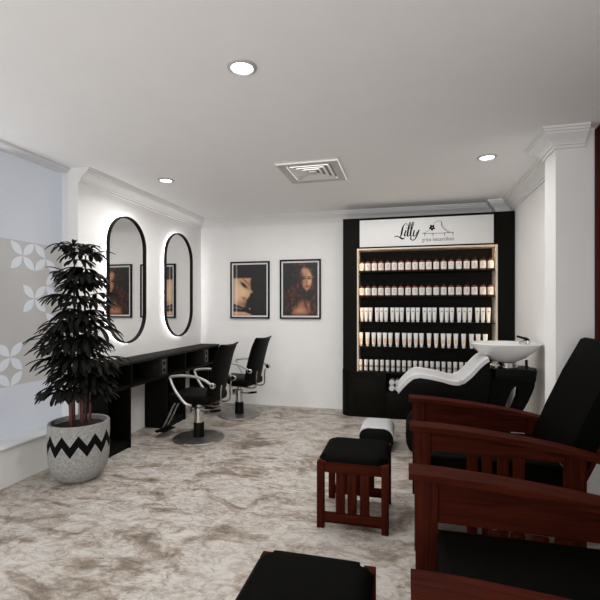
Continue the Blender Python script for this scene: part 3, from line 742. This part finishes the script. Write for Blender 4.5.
# basin unit
BX = .915; BY = 4.41
b = B(); lathe(b, [(0, .872), (.07, .872), (.10, .880), (.17, .915), (.245, .975), (.290, 1.022), (.305, 1.046), (.300, 1.054), (.290, 1.050), (.23, 1.000), (.15, .935), (.08, .905), (0, .900)], (BX, BY, 0), 56, sx=1.03, sy=.84); build('bowl', b, M['ceramic'], t)
b = B(); lathe(b, [(0, .825), (.095, .825), (.095, .832), (.075, .836), (.075, .868), (.085, .871), (0, .8715)], (BX + .02, BY, 0), 36)
lathe(b, [(0, .821), (.05, .821), (.055, .85), (.045, .868), (0, .868)], (BX - .115, BY - .10, 0), 20); tube(b, smooth([(BX - .16, BY - .14, .822), (BX - .17, BY - .14, .845), (BX - .13, BY - .14, .862)], 4), .012); build('basin_collar', b, M['chrome'], t)
b = B(); tube(b, [(BX + .165, BY - .09, .824), (BX + .165, BY - .09, .905)], .012); build('hose_post', b, M['rubber'], t)
ped = [(.765, .820), (1.155, .820), (1.150, .74), (1.135, .64), (1.09, .52), (1.02, .38), (.93, .20), (.86, .06), (.83, 0), (.76, 0), (.76, .30), (.76, .60)]
# pedestal as a frame around the teardrop slot
slot = [(1.010, .650), (1.022, .625), (1.015, .56), (.985, .47), (.945, .37), (.905, .28), (.880, .27), (.868, .32), (.895, .42), (.930, .52), (.965, .61), (.992, .645)]
ped = [(x * 1.02, z) for x, z in ped]
b = B()
def ring_prism(b, outer, inner, y0, y1, c):
    n = 60
    def hit(poly, a):
        d = Vector((math.cos(a), math.sin(a))); best = 0
        for i in range(len(poly)):
            p = Vector(poly[i]) - Vector(c); q = Vector(poly[(i + 1) % len(poly)]) - Vector(c); e = q - p; den = d.x * e.y - d.y * e.x
            if abs(den) < 1e-9: continue
            t_ = (p.x * e.y - p.y * e.x) / den; s = (p.x * d.y - p.y * d.x) / den
            if t_ > 0 and -1e-6 <= s <= 1 + 1e-6: best = max(best, t_)
        return (c[0] + d.x * best, c[1] + d.y * best)
    angs = sorted(set([2 * PI * k / n for k in range(n)] + [math.atan2(p[1] - c[1], p[0] - c[0]) % (2 * PI) for p in outer + inner]))
    O = [hit(outer, a) for a in angs]; I = [hit(inner, a) for a in angs]; m = len(angs)
    V = [[b.verts.new((p[0], y, p[1])) for p in Q] for Q, y in ((O, y0), (O, y1), (I, y1), (I, y0))]
    for a in range(4):
        for k in range(m): b.faces.new((V[a][k], V[a][(k + 1) % m], V[(a + 1) % 4][(k + 1) % m], V[(a + 1) % 4][k]))
ring_prism(b, ped, slot, BY - .045, BY + .045, (.945, .47)); prism(b, [(.80, .72), (1.140, .72), (1.150, .8205), (.80, .8205)], 'y', BY - .17, BY + .17, .004)
build('pedestal', b, M['shell'], t, angle=40)
FX, FY = BX + .235, BY + .14
b = B(); lathe(b, [(0, 0), (.026, 0), (.026, .022), (.020, .034), (0, .037)], (FX, FY, 1.035), 20)
tube(b, smooth([(FX, FY, 1.052), (FX - .04, FY - .02, 1.058), (FX - .085, FY - .04, 1.045)], 4), [.015] * 5 + [.012] * 4, 12); fa = build('faucet', b, M['chrome'], t)
b = B(); tube(b, smooth([(FX + .005, FY, 1.070), (FX - .03, FY - .015, 1.088), (FX - .075, FY - .035, 1.102), (FX - .105, FY - .05, 1.110)], 4), [.016] * 5 + [.011] * 8, 10); build('faucet_lever', b, M['rubber'], fa)

# ============================================================ small footstool
t = thing('footstool', (-.28, 4.35, 0), 'low black footstool with a white padded top behind the nearer ottoman', 'footstool')
def rrect(x0, x1, z0, z1, r, n=6):
    P = []
    for cx, cz, a0 in ((x1 - r, z1 - r, 0), (x0 + r, z1 - r, 90), (x0 + r, z0 + r, 180), (x1 - r, z0 + r, 270)):
        for k in range(n + 1): a = R(a0 + 90 * k / n); P.append((cx + r * math.cos(a), cz + r * math.sin(a)))
    return P
b = B(); prism(b, rrect(-.437, -.118, .0, .222, .085), 'y', 4.165, 4.535, .008, 2); build('stool_body', b, M['shell'], t, angle=50)
b = B(); pts = [p for p in rrect(-.445, -.110, .0, .232, .085) if p[1] > .12]
pts = sorted(pts, key=lambda p: math.atan2(p[1] - .10, p[0] + .2775))
inn = [((x + .2775) * .965 - .2775, .10 + (z - .10) * .915) for x, z in pts]
prism(b, pts + inn[::-1], 'y', 4.168, 4.532, .003, 2); build('padded_top', b, M['white_vinyl'], t, angle=50)

# ============================================================ ottomans
def ottoman():
    x0, x1, y0, y1, zt = -.547, -.100, 2.650, 3.120, .42
    t = thing('ottoman', ((x0 + x1) / 2, (y0 + y1) / 2, 0), 'mahogany slatted ottoman with black cushion, standing whole in the middle of the floor', 'ottoman', 'slatted wooden ottomans')
    w = .045
    for a, c in ((x0, y0), (x1 - w, y0), (x0, y1 - w), (x1 - w, y1 - w)):
        b = B(); box(b, a, a + w, c, c + w, 0, zt, .003); build('leg', b, M['wz'], t)
    for y in (y0 + .008, y1 - w + .008):
        b = B(); box(b, x0 + w, x1 - w, y, y + .028, zt - .068, zt - .002, .002); build('top_rail', b, M['wx'], t)
        b = B(); box(b, x0 + w, x1 - w, y, y + .028, .035, .095, .002); build('stretcher', b, M['wx'], t)
        for a, c in ((-.427, -.370), (-.3535, -.2956), (-.276, -.218)):
            b = B(); box(b, a, c, y + .006, y + .022, .095, zt - .068, .0015); build('slat', b, M['wz'], t)
    for x in (x0 + .008, x1 - w + .008):
        b = B(); box(b, x, x + .028, y0 + w, y1 - w, zt - .068, zt - .002, .002); build('side_rail', b, M['wy'], t)
    b = B(); box(b, x0 + .036, x1 - .036, y0 + .036, y1 - .036, zt - .03, zt - .003); build('seat_deck', b, M['wx'], t)
    # cushion, dropped between the posts and puffed up
    b = B(); n = 16; G = []
    for j in range(n + 1):
        row = []
        for i in range(n + 1):
            u, v = i / n * 2 - 1, j / n * 2 - 1; e = (1 - abs(u) ** 10) * (1 - abs(v) ** 10)
            cut = .024 if abs(u) > .8 and abs(v) > .8 else 0
            row.append(b.verts.new(((x0 + x1) / 2 + u * ((x1 - x0) / 2 - .003 - cut), (y0 + y1) / 2 + v * ((y1 - y0) / 2 - .006 - cut), zt + .001 + .034 * e ** .6)))
        G.append(row)
    for j in range(n):
        for i in range(n): b.faces.new((G[j][i], G[j][i + 1], G[j + 1][i + 1], G[j + 1][i]))
    r = bmesh.ops.extrude_face_region(b, geom=list(b.faces)); 
    for v in [g for g in r['geom'] if isinstance(g, bmesh.types.BMVert)]: v.co.z = zt + .0005
    bmesh.ops.remove_doubles(b, verts=b.verts, dist=.0002)
    build('cushion', b, M['leather'], t, angle=60)
    return t
o1 = ottoman()
dup(o1, (o1.location.x - .008, 1.395, 0), 'mahogany ottoman with black cushion cut off by the bottom edge, nearest the camera')

# ============================================================ wooden armchairs
def armchair():
    yc = 2.94
    t = thing('armchair', (.5, yc, 0), 'mahogany reclining armchair with black cushions, farther of the two, tall back in view', 'armchair', 'mahogany armchairs with slatted sides')
    ZA = [(.022, .724), (.15, .721), (.30, .711), (.45, .698), (.60, .681), (.75, .660), (.88, .635), (1.0, .607), (1.08, .585)]
    cur = [(p.x, p.y) for p in smooth([(a, c, 0) for a, c in ZA], 3)]
    def az(x): return float(np.interp(x, [c[0] for c in cur], [c[1] for c in cur]))
    th = .028
    for s in (-1, 1):
        y0, y1 = (yc - .44, yc - .322) if s < 0 else (yc + .322, yc + .44)
        b = B(); prism(b, cur + [(x, z - th) for x, z in cur][::-1], 'y', y0, y1, .003, 2); build('arm', b, M['wx'], t, angle=30)
        ym = (y0 + y1) / 2
        b = B(); prism(b, [(.050, 0), (.137, 0), (.137, az(.137) - th - .001), (.050, az(.05) - th - .001)], 'y', ym - .030, ym + .030, .003, 2); build('leg', b, M['wz'], t)
        b = B(); prism(b, [(.826, 0), (.922, 0), (.922, az(.922) - th - .001), (.826, az(.826) - th - .001)], 'y', ym - .030, ym + .030, .003, 2); build('leg', b, M['wz'], t)
        xs = np.linspace(.138, .825, 14); zb = .575 if s < 0 else .515
        b = B(); prism(b, [(.138, zb)] + [(.36, zb), (.60, zb - .004), (.825, zb - .012)] + [(float(x), az(float(x)) - th - .001) for x in xs[::-1]], 'y', ym - .014, ym + .014, .0015, 1); build('side_apron', b, M['wx'], t)
        b = B(); box(b, .138, .825, ym - .014, ym + .014, .05, .12, .002); build('side_rail', b, M['wx'], t)
        for a, c in ((.334, .389), (.412, .466), (.492, .550), (.571, .630)):
            b = B(); box(b, a, c, ym - .008, ym + .008, .121, zb - .014 if s > 0 else zb - .005, .0015); build('slat', b, M['wz'], t)
    b = B(); box(b, .062, .092, yc - .350, yc + .350, .22, .33, .002); build('front_rail', b, M['wy'], t)
    b = B(); box(b, .86, .89, yc - .350, yc + .350, .16, .27, .002); build('rear_rail', b, M['wy'], t)
    b = B(); box(b, .093, .859, yc - .33, yc + .33, .295, .325); build('seat_deck', b, M['wx'], t)
    b = B(); prism(b, [(p[0], p[1]) for p in rrect(.128, .856, .332, .520, .030, 4)], 'y', yc - .315, yc + .315, .02, 3); build('seat_cushion', b, M['leather'], t, angle=60)
    # reclined back
    d = Vector((.407, .913)); nn = Vector((.913, -.407)); P0 = Vector((.838, .512))
    def q(s, o): v = P0 + d * s + nn * o; return (v.x, v.y)
    b = B(); Lb = .755
    prism(b, [q(.02, 0), q(.25, -.006), q(.5, -.006), q(Lb - .02, 0), q(Lb, .02), q(Lb, .095), q(Lb - .02, .118), q(.02, .118), q(0, .10), q(0, .02)], 'y', yc - .300, yc + .310, .022, 3); build('back_cushion', b, M['leather'], t, angle=60)
    for y in (yc - .295, yc + .255):
        b = B(); prism(b, [q(-.08, .120), q(Lb - .04, .120), q(Lb - .04, .145), q(-.08, .145)], 'y', y, y + .045, .002, 1); build('back_stile', b, M['wz'], t)
    for s in (.02, .30, .58):
        b = B(); prism(b, [q(s, .122), q(s + .07, .122), q(s + .07, .140), q(s, .140)], 'y', yc - .249, yc + .254, .002, 1); build('back_rail', b, M['wy'], t)
    return t
a1 = armchair()
dup(a1, (.49, 1.462, 0), 'mahogany armchair with black seat cushion nearest the camera, cut by the right edge')

# ============================================================ wooden panel on the right wall
t = thing('wall_panel', (1.33, 2.4, 1.0), 'tall dark mahogany framed panel on the wall at the right edge, nearer than the pillar', 'wall panel')
px0, px1, pz0, pz1, py0, py1 = 1.305, XR2 - .001, 1.0, 2.66, 1.5, 3.455
for y in (py0, py1 - .09, 2.43):
    b = B(); box(b, px0, px1, y, y + .09, pz0, pz1, .003); build('stile', b, M['wz'], t)
for z in (pz0, 1.72, 2.25, pz1 - .09):
    for a, c in ((py0 + .09, 2.43), (2.52, py1 - .09)):
        b = B(); box(b, px0 + .006, px1, a, c, z, z + .09, .003); build('rail', b, M['wy'], t)
b = B(); box(b, px0 + .030, px1, py0 + .09, 2.43, pz0 + .09, pz1 - .09); box(b, px0 + .030, px1, 2.52, py1 - .09, pz0 + .09, pz1 - .09); build('infill_board', b, M['wz'], t)

# ============================================================ potted palm
PX, PY = -2.585, 2.95
t = thing('potted_palm', (PX, PY, 0), 'tall dark lady palm in a grey concrete pot with black zigzag by the frosted window', 'plant')
b = B(); lathe(b, [(0, 0), (.105, 0), (.140, .010), (.180, .045), (.210, .10), (.224, .175), (.229, .28), (.229, .42), (.228, .464), (.222, .470), (.206, .469), (.200, .460), (.198, .39), (0, .39)], (PX, PY, 0), 64); build('pot', b, M['pot'], t)
b = B(); lathe(b, [(0, .437), (.10, .441), (.197, .431), (.197, .395), (0, .395)], (PX, PY, 0), 32); build('soil', b, M['soil'], t)
rnd = random.Random(11)
canes = []
for k, (dx, dy, tx, ty, zt) in enumerate(((-.055, -.03, -.10, -.03, 1.30), (.0, -.06, -.03, -.02, 1.86), (.045, -.02, .06, .0, 1.80), (.02, .05, .03, .03, 1.55), (-.03, .06, -.07, .01, 1.62), (.09, .01, .12, -.03, 1.15), (.015, -.10, .02, -.12, 1.05))):
    p = [(PX + dx, PY + dy, .450), (PX + dx * 1.1 + (tx - dx) * .3, PY + dy + (ty - dy) * .3, .45 + (zt - .45) * .35), (PX + tx, PY + ty, zt)]
    sp = smooth(p, 6); canes.append(sp); n = len(sp)
    b = B(); tube(b, sp, [.0115 - .007 * i / n for i in range(n)], 8)
    bmesh.ops.recalc_face_normals(b, faces=b.faces)
    for f in b.faces: f.material_index = 1 if f.calc_center_median().z > .74 else 0
    build('stem', b, [M['stem'], M['leaf']], t)
b = B()
def leaflet(b, base, dr, L, w, droop, side):
    n = 6; vl, vm, vr = [], [], []; p = Vector(base); d = Vector(dr).normalized(); segs = L / n
    for i in range(n + 1):
        s = i / n; ww = w * (.30 + 1.6 * s if s < .4 else .94 if s < .85 else .94 - .5 * (s - .85) / .15)
        sd = d.cross(Vector((0, 0, 1)));
        if sd.length < 1e-3: sd = Vector((1, 0, 0))
        sd.normalize(); up = sd.cross(d)
        vl.append(b.verts.new(p + sd * ww / 2 + up * ww * .12)); vm.append(b.verts.new(p - up * ww * .10)); vr.append(b.verts.new(p - sd * ww / 2 + up * ww * .12))
        d = (d + Vector((0, 0, -droop * (.3 + s)))).normalized(); p = p + d * segs
    for i in range(n):
        b.faces.new((vl[i], vm[i], vm[i + 1], vl[i + 1])); b.faces.new((vm[i], vr[i], vr[i + 1], vm[i + 1]))
def envelope(z):   # crown radius against height
    return float(np.interp(z, [.5, .62, .8, 1.05, 1.3, 1.5, 1.7, 1.85, 1.95], [.18, .28, .35, .38, .36, .31, .22, .17, .10]))
def okp(p):
    if p.x < -2.965 + .0 : return False
    if p.x < XL + .02 and p.y > YE - .03: return False
    if p.x < -2.60 and p.y > 3.30 and p.z < .90: return False
    if p.z < .86 and p.y > 3.30: return False
    return True
def fan(cane_p, az, el, pet, L, n):
    d = Vector((math.cos(az) * math.cos(el), math.sin(az) * math.cos(el), math.sin(el)))
    hub = cane_p + d * pet
    for _ in range(12):
        tip = hub + Vector((math.cos(az), math.sin(az), -.1)) * L
        if okp(tip) and okp(hub): break
        L *= .9; pet *= .9; hub = cane_p + d * pet
    else: return
    tube(b, [cane_p, cane_p + d * pet * .5 + Vector((0, 0, .008)), hub], .0028, 5)
    side = d.cross(Vector((0, 0, 1))).normalized()
    for k in range(n):
        s = (k / (n - 1) * 2 - 1) * 1.25 + rnd.uniform(-.06, .06)
        dr = d * math.cos(s) + side * math.sin(s); dr.z = dr.z * .5 + rnd.uniform(-.05, .12)
        l = L * (1 - .22 * abs(s)) * rnd.uniform(.88, 1.08)
        tip = hub + dr.normalized() * l
        if not okp(tip): l *= .55
        if not okp(hub + dr.normalized() * l): continue
        leaflet(b, hub, dr, l, rnd.uniform(.030, .040), rnd.uniform(.18, .38), s)
zs = np.concatenate([np.linspace(.66, 1.25, 66), np.linspace(1.25, 1.66, 26), np.linspace(1.66, 1.82, 4)])
for i, z in enumerate(zs):
    cand = [c for c in canes if c[-1].z >= z] or [canes[1]]
    c = cand[rnd.randrange(len(cand))]; p = min(c, key=lambda q: abs(q.z - z))
    j = c.index(p)
    if j < len(c) - 1 and p.z < z: t_ = (z - p.z) / (c[j + 1].z - p.z + 1e-9); p = p.lerp(c[j + 1], min(1, t_))
    az_ = i * 2.39996 + rnd.uniform(-.3, .3); r = envelope(z) * rnd.uniform(.82, 1.08)
    L = max(.20, r * rnd.uniform(.68, .80)); fan(p.copy(), az_, rnd.uniform(.10, .55), max(.03, r - L) * 1.05, L, rnd.choice((7, 8, 9)))
for c in canes[1:5]:
    for k in range(4): fan(c[-1].copy(), k * 1.6 + rnd.random(), rnd.uniform(.55, 1.0), .04, .20, 6)
build('foliage', b, M['leaf'], t, flat=False, angle=80)

for o in list(bpy.data.objects):
    if '_o' in o: del o['_o']
